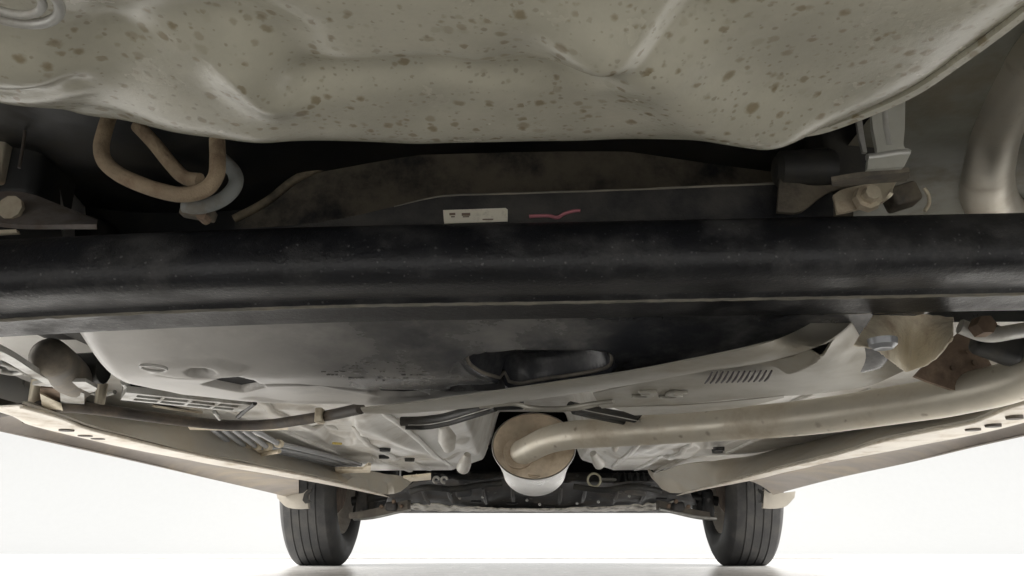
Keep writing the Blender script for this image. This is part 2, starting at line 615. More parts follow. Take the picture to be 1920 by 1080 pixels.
# weld bead along the underside seam
wb = [(x, .6375 + float(beam_y(x)) + .0005 * math.sin(x * 300), .2365 + float(beam_z(x))) for x in np.linspace(-.65, .65, 160)]
tube('weld_bead', wb, .0017, mat('grey_weld', (.20, .19, .165), .5, dust=(.34, .31, .25), dust_amt=.5, dust_scale=40), beam, seg=6, smooth_n=0, wob=.5)
gT = PL([(440, 432), (560, 424), (650, 411), (740, 390), (830, 371), (960, 366), (1200, 358), (1480, 346), (1560, 346)], Y=.6135)
gB = PL([(440, 450), (560, 450), (650, 450), (740, 450), (830, 450), (960, 450), (1200, 450), (1480, 450), (1560, 450)], Y=.6135)
gus = sheet('beam_gusset', gT, gB, mat('dusty_black_gusset', (.014, .015, .019), .5, dust=(.085, .08, .072), dust_amt=.48, dust_scale=14, bump=.5, bump_scale=120), car, n=60, k=8, thick=-.003)
gus['label'] = 'dusty black panel just above the axle beam with a sticker and a pink mark'
tube('lip_edge', [p + np.array([0, -.0032, 0]) for p in gT[3:8]], [.0003, .0008, .0009, .0009, .0009], bpy.data.materials['grey_weld'], gus, seg=6, smooth_n=8, wob=.4)
# sticker on the upper face of the beam
def on_beam(px, py, out=.0012):
    """point on the rear upper face of the beam"""
    q = P(px, py, Y=.6100)
    q[1] -= out
    return q
st = plate('sticker', [on_beam(831, 395), on_beam(948, 391), on_beam(952, 394), on_beam(952, 416), on_beam(833, 420)], (0, .0008, 0), 'sticker', gus)
for (a, b, y, h) in ((843, 854, 401, 4), (866, 882, 401, 5), (846, 853, 407, 2), (905, 925, 412, 2), (868, 880, 407, 2)):
    plate('print', [on_beam(a, y, .0018), on_beam(b, y - .4, .0018), on_beam(b, y + h - .4, .0018), on_beam(a, y + h, .0018)], (0, .0004, 0), 'ink', st)
mk = [on_beam(*p) for p in ((992, 407), (1010, 406), (1030, 406), (1045, 409), (1058, 402), (1075, 397), (1088, 396))]
tube('paint_mark', mk, [.0026, .0024, .0023, .0027, .0025, .0024, .0021], 'pink', gus, seg=8, smooth_n=5, flat=.5)

# black cross member hanging behind the beam, its left end swept down
cmT = PL([(440, 412), (500, 380), (560, 335), (650, 297), (800, 290), (1100, 284), (1480, 290), (1600, 300)], Y=.735)
cmB = PL([(440, 430), (500, 440), (560, 445), (650, 450), (800, 450), (1100, 450), (1480, 450), (1600, 450)], Y=.735)
def cm_rel(x, y):
    return 0 * x
cmb = sheet('cross_member', cmT, cmB, 'dirty_black', car, n=60, k=12, thick=-.004)
cmb['label'] = 'dirt-caked black cross member behind the axle beam'
tube('edge_fold', [p + np.array([0, -.002, 0]) for p in cmT[:4]], .0042, mat('dusty_tan_edge', (.24, .20, .14), .8, dust=(.06, .055, .045), dust_amt=.4, dust_scale=40), cmb, seg=8)

# black evaporator box and struts in the dark left corner
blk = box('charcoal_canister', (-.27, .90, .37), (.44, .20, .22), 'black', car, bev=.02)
lb = box('spring_seat', tuple(P(72, 305, Y=.70)), (.045, .08, .11), 'black', car, rot=(0, 0, .1), bev=.012)
tube('edge_strip', PL([(47, 245), (42, 280), (36, 315)], Y=.62), .0013, 'hose', lb, seg=8)
box('bracket_plate', tuple(P(2, 300, Y=.66)), (.016, .02, .050), 'plated', lb, bev=.003)
# bolted trailing-arm bracket, lower left
A = PL([(-40, 372), (20, 366), (60, 372), (110, 392), (180, 420)], Y=.63)
B = PL([(-40, 420), (20, 428), (60, 430), (110, 430), (182, 430)], Y=.60)
ab = sheet('arm_bracket', A, B, mat('grimy_grey', (.20, .185, .175), .6, dust=(.14, .10, .075), dust_amt=.45, dust_scale=30, bump=.4), car, n=24, k=6, thick=.004)
lathe('bolt', [(0, .0), (0, .010), (.004, .010), (.005, .006), (.010, .006), (.010, 0)], tuple(P(18, 388, Y=.60)), 'Y', 'plated', ab, seg=10)
sheet('bracket_lip', PL([(-40, 432), (30, 430)], Y=.57), PL([(-40, 440), (32, 436)], Y=.57), 'plated', ab, n=6, k=3, thick=.004)

# ------------------------------------------------ tow loop of bent rods
tl = tube('tow_loop', PL([(206, 215, .51), (196, 246, .50), (190, 275, .497), (196, 302, .492), (222, 326, .487), (262, 345, .483), (305, 359, .480), (345, 365, .48), (385, 355, .48), (405, 330, .482), (408, 300, .485), (407, 262, .49)]), .0051, 'tow', car, seg=14)
tl['label'] = 'bent tan tow loop hanging below the wheel well'
tube('loop_rod', PL([(258, 236, .515), (290, 270, .510), (318, 305, .505), (345, 332, .50), (375, 338, .497)]), .0048, 'tow', tl, seg=14)
tube('grey_rod', PL([(418, 300, .53), (440, 325, .525), (440, 350, .52), (415, 375, .515), (375, 388, .51), (345, 385, .51)]), .0050, mat('dull_grey_rod', (.27, .285, .28), .6, vary=.2, dust=(.2, .18, .15), dust_amt=.4, dust_scale=40), tl, seg=14)
box('rod_foot', tuple(P(372, 400, Y=.53)), (.024, .01, .008), 'dirty_black', tl, rot=(0, .2, 0), bev=.002)
lathe('bolt', [(-.006, 0), (-.006, .0035), (.004, .0035), (.004, 0)], tuple(P(383, 409, Y=.52)), 'Y', 'rust', tl, seg=8)

# ------------------------------------------------ exhaust hanger and cable bracket on the right
hg = sheet('hanger_bracket', PL([(1630, 170), (1632, 240), (1640, 290), (1625, 300), (1622, 322)], Y=.50), PL([(1693, 165), (1692, 240), (1690, 280), (1704, 287), (1690, 318)], Y=.50), mat('grey_bracket_paint', (.42, .42, .38), .45, dust=(.33, .30, .25), dust_amt=.35, dust_scale=25), car, n=30, k=8, thick=-.004, angle=30)
tube('bracket_swage', PL([(1655, 180), (1658, 235), (1665, 275)], Y=.4985), .0032, 'galv', hg, seg=10)
tube('bracket_fold', PL([(1626, 296), (1650, 293), (1680, 288), (1702, 287)], Y=.4980), .0028, 'galv', hg, seg=8)
sheet('bracket_foot', PL([(1560, 340), (1620, 330), (1706, 322)], Y=.50), PL([(1560, 350), (1620, 346), (1700, 340)], Y=.52), 'dirty_black', hg, n=12, k=3, thick=.003)
sheet('thin_strut', PL([(1605, 215), (1610, 250), (1618, 285)], Y=.56), PL([(1615, 213), (1620, 250), (1626, 285)], Y=.56), 'galv', car, n=10, k=3, thick=-.003)
rm = box('rubber_mount', tuple(P(1585, 290, Y=.64)), (.050, .05, .07), 'black', car, rot=(0, -.08, 0), bev=.008)
lathe('bump_stop', [(-.024, 0), (-.024, .010), (-.02, .015), (.014, .017), (.022, .014), (.022, 0)], tuple(P(1510, 318, Y=.60)), 'X', 'black', car, seg=20)
sheet('beam_end_plate', PL([(1462, 300), (1490, 345), (1560, 350), (1700, 325)], Y=.598), PL([(1455, 400), (1500, 400), (1565, 358), (1702, 336)], Y=.598), 'dirty_black', car, n=18, k=4, thick=-.004)
cb = sheet('cable_bracket', PL([(1562, 366), (1580, 355), (1620, 346), (1660, 340), (1682, 340)], Y=.575), PL([(1570, 399), (1590, 396), (1628, 386), (1655, 378), (1668, 360)], Y=.572), 'plated', car, n=26, k=7, thick=-.003)
lathe('nut', [(-.012, 0), (-.012, .0055), (-.004, .0062), (-.004, .0095), (.002, .0105), (.002, 0)], tuple(P(1626, 372, Y=.567)), 'Y', 'plated', cb, seg=8)
box('bracket_tail', tuple(P(1690, 370, Y=.590)), (.022, .02, .016), 'dirty_black', cb, rot=(0, -.3, 0), bev=.003)
tube('cable_ring', PL([(1733, 353), (1741, 366), (1742, 382), (1734, 396)], Y=.57), .0014, 'plated', cb, seg=8)

# ------------------------------------------------ fuel tank
ZT = .216
tf = PL([(110, 645), (150, 680), (222, 722), (330, 745), (450, 757), (560, 764), (680, 766), (800, 764), (920, 756), (1050, 742), (1200, 728), (1330, 712)], Z=ZT)
tank_out = [tuple(p[:2]) for p in tf] + [(.30, .89), (.36, .82), (.36, .60), (-.40, .60)]
tank_out = np.array(tank_out)
def tp_(*pts):
    """points on the tank's curved belly"""
    out = []
    for p in pts:
        q_ = P(*p, Z=ZT)
        for _ in range(25):
            zt = ZT + .028 * float(sstep(.84, .69, np.array(q_[1])))
            q_ = q_ * .5 + P(*p, Z=zt) * .5
        out.append(q_)
    return np.array(out)
stadium = tp_((880, 672), (905, 664), (960, 660), (1040, 658), (1110, 659), (1140, 665), (1140, 688), (1110, 702), (1040, 714), (975, 722), (930, 712), (890, 694))
stadium = catmull(stadium, 5, closed=True)
slotA = tp_((696, 738), (715, 733), (775, 733), (800, 743), (760, 746), (710, 744))
slotB = tp_((848, 729), (860, 725), (925, 722), (944, 716), (940, 731), (850, 734))
triA = tp_((384, 722), (436, 707), (470, 714), (494, 728), (452, 735))
hole = tp_(*[(376 + 22 * math.cos(a), 694 + 6.5 * math.sin(a)) for a in np.linspace(0, 2 * math.pi, 14)[:-1]])
def tank_z(x, y):
    d = sd_poly(x, y, tank_out) - .010
    rf = .028
    t = np.clip((d + rf) / rf, 0, .999)
    z = ZT + (rf - np.sqrt(rf * rf - (t * rf) ** 2))
    z = z + np.clip(d, 0, .03) * 5
    z = z + .028 * sstep(.84, .69, y)                   # belly rises towards the axle
    z = z + pocket(x, y, stadium, .030, .006)
    z = z - ridge(x, y, np.r_[stadium, stadium[:1]], .008, .0055)
    z = z + pocket(x, y, slotA, .026, .003) + pocket(x, y, slotB, .028, .003) + pocket(x, y, triA, .028, .004)
    z = z + pocket(x, y, hole, .03, .004)
    # raised panel round the hole with a groove below it
    z = z - pocket(x, y, tp_((270, 684), (330, 678), (410, 678), (460, 690), (450, 703), (400, 706), (330, 707), (290, 702)), .004, .006)
    z = z + ridge(x, y, tp_((300, 703), (340, 709), (400, 709)), .005, .004)
    z = z + ridge(x, y, tp_((490, 723), (560, 722), (640, 729), (690, 735)), .004, .0035)
    z = z + pocket(x, y, tp_((490, 730), (600, 727), (700, 748), (660, 762), (540, 760), (460, 748)), .003, .010)
    z = z + wob(x, y, 12, .0018, 3) + wob(x, y, 34, .0006, 4)
    return z
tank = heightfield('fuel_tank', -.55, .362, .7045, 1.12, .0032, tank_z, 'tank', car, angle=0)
tank['label'] = 'black plastic fuel tank with thin dust and a left end painted pale as if lit'
for poly_ in (slotA, slotB, triA, hole):  # near-black plates that paint the shade inside the tank recesses
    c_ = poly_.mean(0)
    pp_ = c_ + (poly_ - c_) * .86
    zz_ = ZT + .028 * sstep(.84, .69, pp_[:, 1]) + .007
    plate('recess_shade', np.c_[pp_[:, :2], zz_], (0, 0, .002), 'dark', tank)
q = P(288, 690, Z=ZT - .0035)
tube('moulded_ring', [q + np.array([.011 * math.cos(a), .014 * math.sin(a), 0]) for a in np.linspace(0, 2 * math.pi, 25)], .0016, 'tank', tank, seg=6, smooth_n=0, caps=False)
rimp_ = np.c_[stadium[:, :2], np.zeros(len(stadium))]
rz = tank_z(rimp_[:, 0], rimp_[:, 1])
cen = rimp_.mean(0)
rimp_ = cen + (rimp_ - cen) * 1.03
rz = np.minimum(tank_z(rimp_[:, 0], rimp_[:, 1]), ZT + .03)
pr_ = [(a[0], a[1], z_ - .0002) for a, z_ in zip(rimp_, rz)]
tube('recess_edge_highlight', pr_ + pr_[:1], .0020, mat('rim_highlight', (.30, .27, .225), .6, dust=(.06, .06, .06), dust_amt=.42, dust_scale=22), tank, seg=8, smooth_n=0, caps=False)  # pale tube paints the highlight along the recess edge
# faint moulded lettering, too worn to read, in short rows
v, f = [], []
for (y0, xa, xb) in ((680, 628, 790), (686, 650, 800), (691, 655, 810), (697, 602, 800), (703, 612, 815), (709, 640, 770), (714, 664, 768)):
    x = xa
    while x < xb:
        wd = rnd.choice((3, 4, 5, 7, 9))
        if rnd.random() < .45:
            hh = rnd.choice((.7, 1.0, 1.4))
            q_ = P(x + wd / 2, y0, Z=ZT)
            for _ in range(6):
                q_ = P(x + wd / 2, y0, Z=float(tank_z(np.array([q_[0]]), np.array([q_[1]]))[0]) - .0008)
            zz = q_[2]
            c = [P(x, y0, Z=zz), P(x + wd, y0, Z=zz), P(x + wd, y0 + hh, Z=zz), P(x, y0 + hh, Z=zz)]
            k = len(v)
            v += [tuple(a) for a in c] + [(a[0], a[1], a[2] + .0005) for a in c]
            f += [(k, k + 1, k + 2, k + 3)] + [(k + i, k + 4 + i, k + 4 + (i + 1) % 4, k + (i + 1) % 4) for i in range(4)]
        x += wd + rnd.choice((2, 3, 4, 8))
lt = mesh('moulded_lettering', v, f, 'lettering', tank, smooth=False)
lt['kind'] = 'stuff'

# ------------------------------------------------ heat shield under the tank's right side
ZS = .207
shT = [(676, 766), (760, 757), (900, 738), (1040, 718), (1180, 697), (1300, 674), (1420, 648), (1492, 621, .715), (1535, 596, .725), (1570, 570, .74)]
shM = [(690, 774), (760, 775), (900, 763), (1040, 744), (1180, 722), (1300, 700), (1420, 682), (1520, 655), (1580, 620, .715), (1606, 590, .73), (1620, 565, .745)]
shB = [(690, 776), (760, 778), (880, 768), (1110, 742), (1135, 762), (1280, 757), (1420, 742), (1520, 736), (1620, 722), (1680, 700), (1700, 690)]
lipz = .004
band = sheet('heat_shield', PL(shT, Z=ZS - .001), PL(shM, Z=ZS + lipz), 'shield', car, n=70, k=7, thick=.0016, curve=-.003)
band['label'] = 'dull silver heat shield running diagonally under the fuel tank'
mid = [(1112, 738), (1180, 723), (1300, 701), (1420, 683), (1520, 656), (1581, 621, .716), (1607, 590, .731), (1622, 565, .746)]
bot = [(1128, 765), (1200, 762), (1280, 758), (1420, 745), (1530, 737), (1630, 722), (1694, 696)]
# pressed channel running up to the right hand corner
def face_rel(x, y):
    z = -ridge(x, y, PL([(1480, 690), (1540, 665), (1580, 635), (1600, 606)], Z=ZS), .010, .010)
    z = z + ridge(x, y, PL([(1510, 668), (1555, 645), (1580, 612)], Z=ZS), .007, .006)
    z = z + ridge(x, y, PL([(1390, 690), (1450, 682)], Z=ZS), .005, .003)
    return z + wob(x, y, 25, .0008, 9)
face = sheet('shield_face', PL(mid, Z=ZS + lipz + .0005), PL(bot, Z=ZS + .006), 'shield', band, n=90, k=34, thick=.0016, relief=face_rel, angle=60)
# lower fold of the face, a rolled strip
sheet('shield_fold', PL([(1150, 764), (1280, 760), (1400, 750), (1470, 742)], Z=ZS + .005), PL([(1190, 779), (1280, 775), (1390, 764), (1470, 746)], Z=ZS + .016), 'shield', band, n=24, k=4, thick=.0015)
# curved rim of the shield over the muffler
tube('shield_rim', PL([(900, 762), (960, 757), (990, 763), (1020, 766), (1060, 765), (1110, 757), (1150, 752)], Z=ZS + .003), .0028, 'shield', band, seg=8)
tube('shield_rim', PL([(985, 766), (1010, 769), (1050, 769), (1090, 766), (1120, 759)], Z=ZS + .008), .0020, 'shield', band, seg=8)
# row of slanted pressed louvres
for i in range(12):
    t = i / 11
    x0, y0 = 1322 + 112 * t, 717 - 4 * t
    a, b_ = P(x0, y0 + 1.5, Z=ZS - .0005), P(x0 + 13, y0 - 19 + 1 * t, Z=ZS - .0005)
    tube('louvre', [a, (a + b_) / 2 + np.array([0, 0, -.0012]), b_], [.0009, .0014, .0009], mat('dark_louvre', (.09, .08, .085), .6) if i == 0 else bpy.data.materials['dark_louvre'], band, seg=6, smooth_n=4)
# embossed number
fc = bpy.data.curves.new('embossed_number', 'FONT')
fc.body = '35'
fc.size = .085
fc.extrude = .0012
fc.bevel_depth = .0006
fc.space_character = 1.05
fc.materials.append(M['shield'])
_t = bpy.data.objects.new('text_source', fc)
C.objects.link(_t)
bpy.context.view_layer.update()
fm = bpy.data.meshes.new_from_object(_t.evaluated_get(bpy.context.evaluated_depsgraph_get()))
bpy.data.objects.remove(_t)
fo = bpy.data.objects.new('embossed_number', fm)
C.objects.link(fo)
fo.parent = band
fo.location = P(1176, 744, Z=ZS + .0030)
fo.rotation_euler = (math.pi, 0, math.radians(9))
fo.scale = (.72, .62, 1)

# creased gold foil shield with a grey grommet
ZG = .214
goT = PL([(1638, 590, .712), (1720, 590, .712), (1788, 600, .712)])
goB = PL([(1600, 648), (1640, 657), (1672, 678), (1700, 698), (1748, 680), (1788, 638)], Z=.199)
def cr(x, y):
    return .0010 * np.abs(np.sin(x * 260 + y * 90)) * sstep(.0, .4, np.sin(x * 31 + y * 57) + .5) + wob(x, y, 60, .0008, 12)
gold = sheet('foil_shield', goT, goB, 'foil', car, n=46, k=26, thick=.0012, relief=cr, angle=25)
gold['label'] = 'creased gold-beige foil shield with a grey grommet'
lathe('grommet', [(-.005, 0), (-.006, .007), (-.003, .0105), (.002, .011)], tuple(P(1655, 640, Z=.201)), 'Z', 'line', gold, seg=18)
# ------------------------------------------------ exhaust
ep = PL([(975, 850, 1.565), (992, 842, 1.53), (1025, 826, 1.47), (1070, 816, 1.415), (1140, 811, 1.36), (1300, 800, 1.26), (1500, 784, 1.14), (1700, 756, 1.035), (1800, 739, .985), (1920, 706, .92), (2000, 640, .88), (2010, 540, .84), (1940, 450, .79), (1872, 400, .75), (1848, 345, .70), (1850, 280, .64), (1866, 212, .58), (1898, 148, .53), (1955, 88, .48), (2100, 30, .40)])
pipe = tube('exhaust_pipe', ep, .0235, 'pipe', car, seg=26, smooth_n=9)
pipe['label'] = 'tan steel exhaust pipe bending right from the middle muffler and up over the axle'
cx = P(1001, 836, Y=1.56)
mc = (cx[0], 0, cx[2])
muf = lathe('middle_muffler', [(1.565, .0735), (1.560, .0765), (1.557, .0775), (1.562, .0785), (1.572, .0765), (1.58, .0755), (2.04, .0745), (2.05, .0765), (2.06, .0765), (2.075, .068), (2.09, .03), (2.09, 0)], mc, 'Y', 'steel', car, seg=64, sz=.79)
muf['label'] = 'round middle muffler with a brown end cap and bright steel shell'
lathe('end_cap', [(1.558, .0755), (1.566, .0735), (1.573, .066), (1.570, .05), (1.566, .03), (1.565, 0)], mc, 'Y', 'cap', muf, seg=64, sz=.79)
lathe('pipe_collar', [(-.012, .0235), (-.012, .028), (.012, .031), (.012, .0235)], tuple(P(973, 850, Y=1.56)), 'Y', 'cap', muf, seg=28)
for (x, y) in ((1040, 870), (1022, 884)):
    lathe('dimple', [(-.0025, 0), (-.0015, .006), (.002, .008)], tuple(P(x, y, Y=1.562)), 'Y', 'cap', muf, seg=14)
tube('drip_tab', PL([(990, 891), (1000, 894), (1012, 892)], Y=1.556), .0022, 'cap', muf, seg=6)
# rusty hanger on the pipe
hb = [P(*p, Y=.965) for p in ((1760, 655), (1800, 622), (1835, 640), (1862, 690), (1852, 722), (1830, 745), (1800, 735), (1740, 715), (1715, 705))]
hgr = plate('pipe_hanger', hb, (0, .006, 0), 'rust', car)
hgr['label'] = 'rusty hanger plate on the exhaust pipe'
for (x, y, r) in ((1828, 680, .004), (1786, 690, .003), (1815, 660, .0028)):
    lathe('rust_boss', [(-.002, 0), (-.002, r), (.002, r)], tuple(P(x, y, Y=.964)), 'Y', 'rust', hgr, seg=10)
tube('hanger_rod', PL([(1838, 742, .955), (1832, 728, .95), (1828, 705, .955)]), .004, 'rust', hgr, seg=10)
box('hanger_block', tuple(P(1870, 645, Y=.90)), (.05, .03, .035), 'black', car, rot=(0, .4, 0), bev=.008)
tube('hanger_bar', PL([(1800, 612, .86), (1850, 628, .86), (1900, 622, .86), (1960, 612, .86)]), .008, 'galv', car, seg=12)
lathe('hanger_nut', [(-.01, 0), (-.01, .010), (.008, .011), (.008, 0)], tuple(P(1842, 612, Y=.84)), 'Y', 'rust', car, seg=6)
sheet('side_bracket', PL([(1870, 632), (1930, 625), (1990, 612)], Y=.90), PL([(1905, 665), (1950, 660), (1990, 650)], Y=.93), 'plated', car, n=12, k=4, thick=.003)

# ------------------------------------------------ floor pan with tunnel
def fpx(*pts):
    return PL(pts, Z=.272)
def pan_z(x, y):
    ax = np.abs(x + .0)
    z = .274 + wob(x, y, 8, .0018, 21)
    # wide tunnel: gentle outer slope, steep inner wall
    sh = .30 - .06 * sstep(1.5, 2.4, y)
    z = z + .042 * np.clip((sh - ax) / .13, 0, 1) + .13 * sstep(.150, .095, ax)
    for q_ in (((586, 794), (655, 780), (674, 816), (656, 829), (620, 832)), ((1392, 792), (1318, 800), (1296, 826), (1330, 842), (1378, 828))):
        z = z + pocket(x, y, fpx(*q_), .014, .005)
    for q_ in (((700, 852), (742, 850), (752, 862), (706, 864)), ((1262, 838), (1310, 836), (1300, 850), (1250, 852))):
        z = z - pocket(x, y, fpx(*q_), .007, .005)
    z = z + .05 * sstep(2.50, 2.66, y)                     # toe board turning up
    z = z + .035 * sstep(1.12, .98, y)                     # heel step above the tank
    # pressed swages and pads
    for s in (-1, 1):
        z = z - ridge(x, y, [(s * .33, 1.55), (s * .27, 1.9), (s * .22, 2.2), (s * .20, 2.45)], .022, .008)
        z = z - pocket(x, y, [(s * .50, 1.30), (s * .36, 1.36), (s * .34, 1.62), (s * .48, 1.60)], .008, .010)
        z = z - pocket(x, y, [(s * .42, 1.75), (s * .31, 1.80), (s * .28, 2.05), (s * .38, 2.08)], .007, .010)
        z = z + ridge(x, y, [(s * .46, 2.14), (s * .20, 2.20)], .014, .006)
        z = z - ridge(x, y, [(s * .155, 1.52), (s * .150, 1.75)], .016, .010)
        z = z - ridge(x, y, [(s * .165, 2.05), (s * .150, 2.30)], .018, .010)
    return z
pan = heightfield('floor_pan', -.70, .70, .98, 2.72, .005, pan_z, 'pan', car, angle=0)
pan['label'] = 'light grey pressed floor pan with a deep centre tunnel'
q = P(1478, 808, Z=.268)
for r, t in ((.050, .004), (.034, .0035)):
    tube('plug_ring', [q + np.array([r * math.cos(a), r * math.sin(a), 0]) for a in np.linspace(0, 2 * math.pi, 33)], t, 'pan', pan, seg=8, smooth_n=0, caps=False)
lathe('plug', [(-.004, 0), (-.004, .02), (.003, .024)], tuple(q), 'Z', 'black', pan, seg=20)
for (a, b_) in (((624, 831), (640, 832)), ((1360, 823), (1374, 823))):
    tube('sealant', PL([a, b_], Z=.262), .005, 'yellow', pan, seg=8, smooth_n=0, flat=.5)
for (x, y) in ((720, 857), (722, 843), (768, 862), (1345, 846), (1348, 842)):
    lathe('floor_slot', [(-.004, 0), (-.004, .012), (.004, .013)], tuple(P(x, y, Z=.262)), 'Z', 'black', pan, seg=14)

for s in (-1, 1):
    for (x0, y0, x1, y1, r_) in ((.50, 1.22, .47, 2.05, .007), (.435, 1.15, .40, 1.72, .008), (.36, 1.66, .30, 2.50, .008), (.265, 1.45, .225, 2.40, .007), (.40, 2.10, .36, 2.55, .007)):
        ys_ = np.linspace(y0, y1, 30)
        xs_ = s * np.linspace(x0, x1, 30)
        zs_ = pan_z(xs_, ys_)
        rad = r_ * np.minimum(1, np.minimum(np.arange(30), 29 - np.arange(30)) / 2.5 + .25)
        tube('floor_rib', np.stack([xs_, ys_, zs_ - .001], 1), rad, 'pan', pan, seg=10, smooth_n=0, flat=.7)
for pts, rr in ((((832, 800, 1.72), (838, 822, 1.74), (842, 842, 1.76)), (.010, .020, .012)), (((876, 852, 1.95), (872, 868, 1.97), (868, 878, 1.99)), (.008, .015, .016)),
                (((1152, 832, 1.72), (1153, 842, 1.74)), (.010, .007)), (((1112, 850, 1.95), (1118, 862, 1.97), (1124, 870, 1.99)), (.008, .012, .014))):
    tube('pressed_pad', PL(pts), rr, 'pan', pan, seg=14, smooth_n=5)
# ------------------------------------------------ sills and side members
LA = [(-60, 796), (0, 809), (130, 838), (260, 867), (390, 897), (520, 927), (560, 938)]
LB = [(-30, 765), (28, 782), (59, 798), (178, 827), (296, 852), (415, 874), (560, 899), (640, 914), (730, 933)]
LC = [(40, 762), (110, 782), (160, 802), (219, 817), (290, 835), (415, 862), (560, 889), (640, 907), (715, 926), (746, 924), (763, 912), (769, 899)]
LD = [(100, 758), (200, 768), (300, 778), (390, 790), (470, 815), (560, 850), (640, 874), (700, 884), (768, 897)]
RA = [(2000, 798), (1920, 818), (1825, 839), (1707, 867), (1576, 895), (1496, 915), (1450, 928)]
RB = [(1990, 770), (1920, 793), (1837, 813), (1736, 833), (1665, 847), (1560, 866), (1455, 890), (1405, 902), (1330, 916), (1268, 930)]
RC = [(1960, 745), (1890, 765), (1825, 791), (1736, 809), (1665, 824), (1560, 854), (1455, 880), (1355, 906), (1285, 923), (1252, 922), (1234, 908), (1225, 889)]
RD = [(1930, 735), (1867, 760), (1766, 779), (1665, 793), (1570, 816), (1455, 845), (1405, 857), (1355, 862), (1295, 867), (1225, 886)]
for (a, b_, c, d, s) in ((LA, LB, LC, LD, -1), (RA, RB, RC, RD, 1)):
    A3, B3, C3, D3 = PL(a, Z=.205), PL(b_, Z=(.213, .196)), PL(c, Z=(.2115, .196)), PL(d, Z=(.29, .252))
    for k_, z_ in ((-3, .204), (-2, .224), (-1, .250)):
        C3[k_] = P(*c[k_], Z=z_)
    CF = C3[:-3]
    sk = sheet('sill_skirt', A3, PL(b_[:-2], Z=.218), 'skirt', car, n=50, k=8, thick=.003, curve=.006)
    sk['label'] = 'taupe sill skirt on the %s edge of the underside' % ('left' if s < 0 else 'right')
    # turned-up outer side of the sill
    sheet('skirt_side', A3, A3 + np.array([s * .03, 0, .05]), 'skirt', sk, n=40, k=4, thick=.003)
    fgm = sheet('sill_flange', B3, CF, 'flange', car, n=60, k=4, thick=.002, relief=lambda x, y: wob(x, y, 30, .0004, 31))
    fgm['label'] = 'pale welded flange along the %s sill' % ('left' if s < 0 else 'right')
    mem = sheet('side_member', C3 + np.array([0, 0, .0022]), D3, 'body', car, n=60, k=12, thick=.003, relief=lambda x, y: wob(x, y, 16, .0016, 33), curve=.004)
    mem['label'] = 'beige-grey boxed side member inside the %s sill' % ('left' if s < 0 else 'right')
    # closing cap where the member ends behind the front axle
    sheet('member_end', C3[-5:], C3[-5:] + np.array([0, .14, .03]), 'body', mem, n=24, k=6, thick=.003)
    tube('fold_edge', [p - np.array([0, 0, .0005]) for p in CF], .0022, 'flange', fgm, seg=8, smooth_n=6)
    for (x, y) in (((125, 805), (160, 815), (184, 820.5)) if s < 0 else ((1902, 782), (1862, 797), (1824, 804))):
        lathe('drain_hole', [(-.0025, 0), (-.0025, .009), (.003, .0095)], tuple(P(x, y, Z=.2088)), 'Z', 'hose', fgm, seg=18, sx=1.15, sz=.95)
    for (x, y) in (((270, 838), (450, 873), (530, 886), (545, 890)) if s < 0 else ((1760, 812), (1640, 838), (1560, 858), (1470, 880))):
        lathe('spot_weld', [(-.0015, 0), (-.001, .006), (.002, .007)], tuple(P(x, y, Z=.2095)), 'Z', 'rust', fgm, seg=10, sz=1.6)

# ------------------------------------------------ left-hand hose, canister, brackets
hs = tube('fuel_hose', PL([(-60, 782), (0, 772), (60, 763), (110, 762), (170, 766), (260, 778), (350, 790), (430, 797), (500, 796), (560, 788), (620, 778), (676, 766)], Z=.222), .0078, 'hose', car, seg=14, flat=.95)
hs['label'] = 'brown-black hose sagging across the left floor'
box('hose_clip', tuple(P(600, 780, Z=.221)), (.010, .022, .020), 'plated', hs, bev=.002)
hc = sheet('hose_clamp', PL([(75, 738), (95, 748), (115, 756)], Z=.224), PL([(80, 770), (98, 771), (118, 770)], Z=.216), 'plated', hs, n=8, k=5, thick=.003)
# slotted canister frame: rails and bars with dark box behind
fA, fB, fC_, fD = (228, 738), (462, 762), (440, 771), (222, 748)
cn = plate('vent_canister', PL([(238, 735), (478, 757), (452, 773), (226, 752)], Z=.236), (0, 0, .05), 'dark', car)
cn['label'] = 'grey slotted vent canister in front of the tank'
def quadpt(u, w_):
    a = np.array((236, 736)) * (1 - u) + np.array((474, 760)) * u
    b_ = np.array((226, 750)) * (1 - u) + np.array((448, 773)) * u
    q_ = a * (1 - w_) + b_ * w_
    return P(q_[0], q_[1], Z=.2255)
def strip(name, u0, w0, u1, w1, parent, m='galv', t=.008):
    plate(name, [quadpt(u0, w0), quadpt(u1, w0), quadpt(u1, w1), quadpt(u0, w1)], (0, 0, t), m, parent)
strip('frame_rail', 0, 0, 1, .17, cn)
strip('frame_rail', 0, .86, 1, 1.0, cn)
strip('frame_end', 0, .17, .10, .86, cn)
strip('frame_end', .93, .17, 1, .86, cn)
for u in (.31, .53, .75):
    strip('cross_bar', u - .012, .17, u + .012, .86, cn)
for u0, u1 in ((.10, .298), (.322, .518), (.542, .738), (.762, .93)):
    strip('slot_bar', u0, .46, u1, .60, cn, 'galv', .004)
tube('canister_strap', PL([(478, 756), (462, 768), (446, 782)], Z=.226), .003, 'black', cn, seg=8, smooth_n=0)
tube('canister_ear', PL([(236, 734), (238, 724), (232, 716)], Z=.236), .004, 'galv', cn, seg=8)
sheet('canister_tray', PL([(285, 763), (330, 770), (380, 776)], Z=.228), PL([(290, 758), (340, 762), (372, 768)], Z=.24), 'plated', cn, n=10, k=3, thick=.003)
tube('canister_rod', PL([(402, 772), (412, 785)], Z=.226), .003, 'galv', cn, seg=8, smooth_n=0)
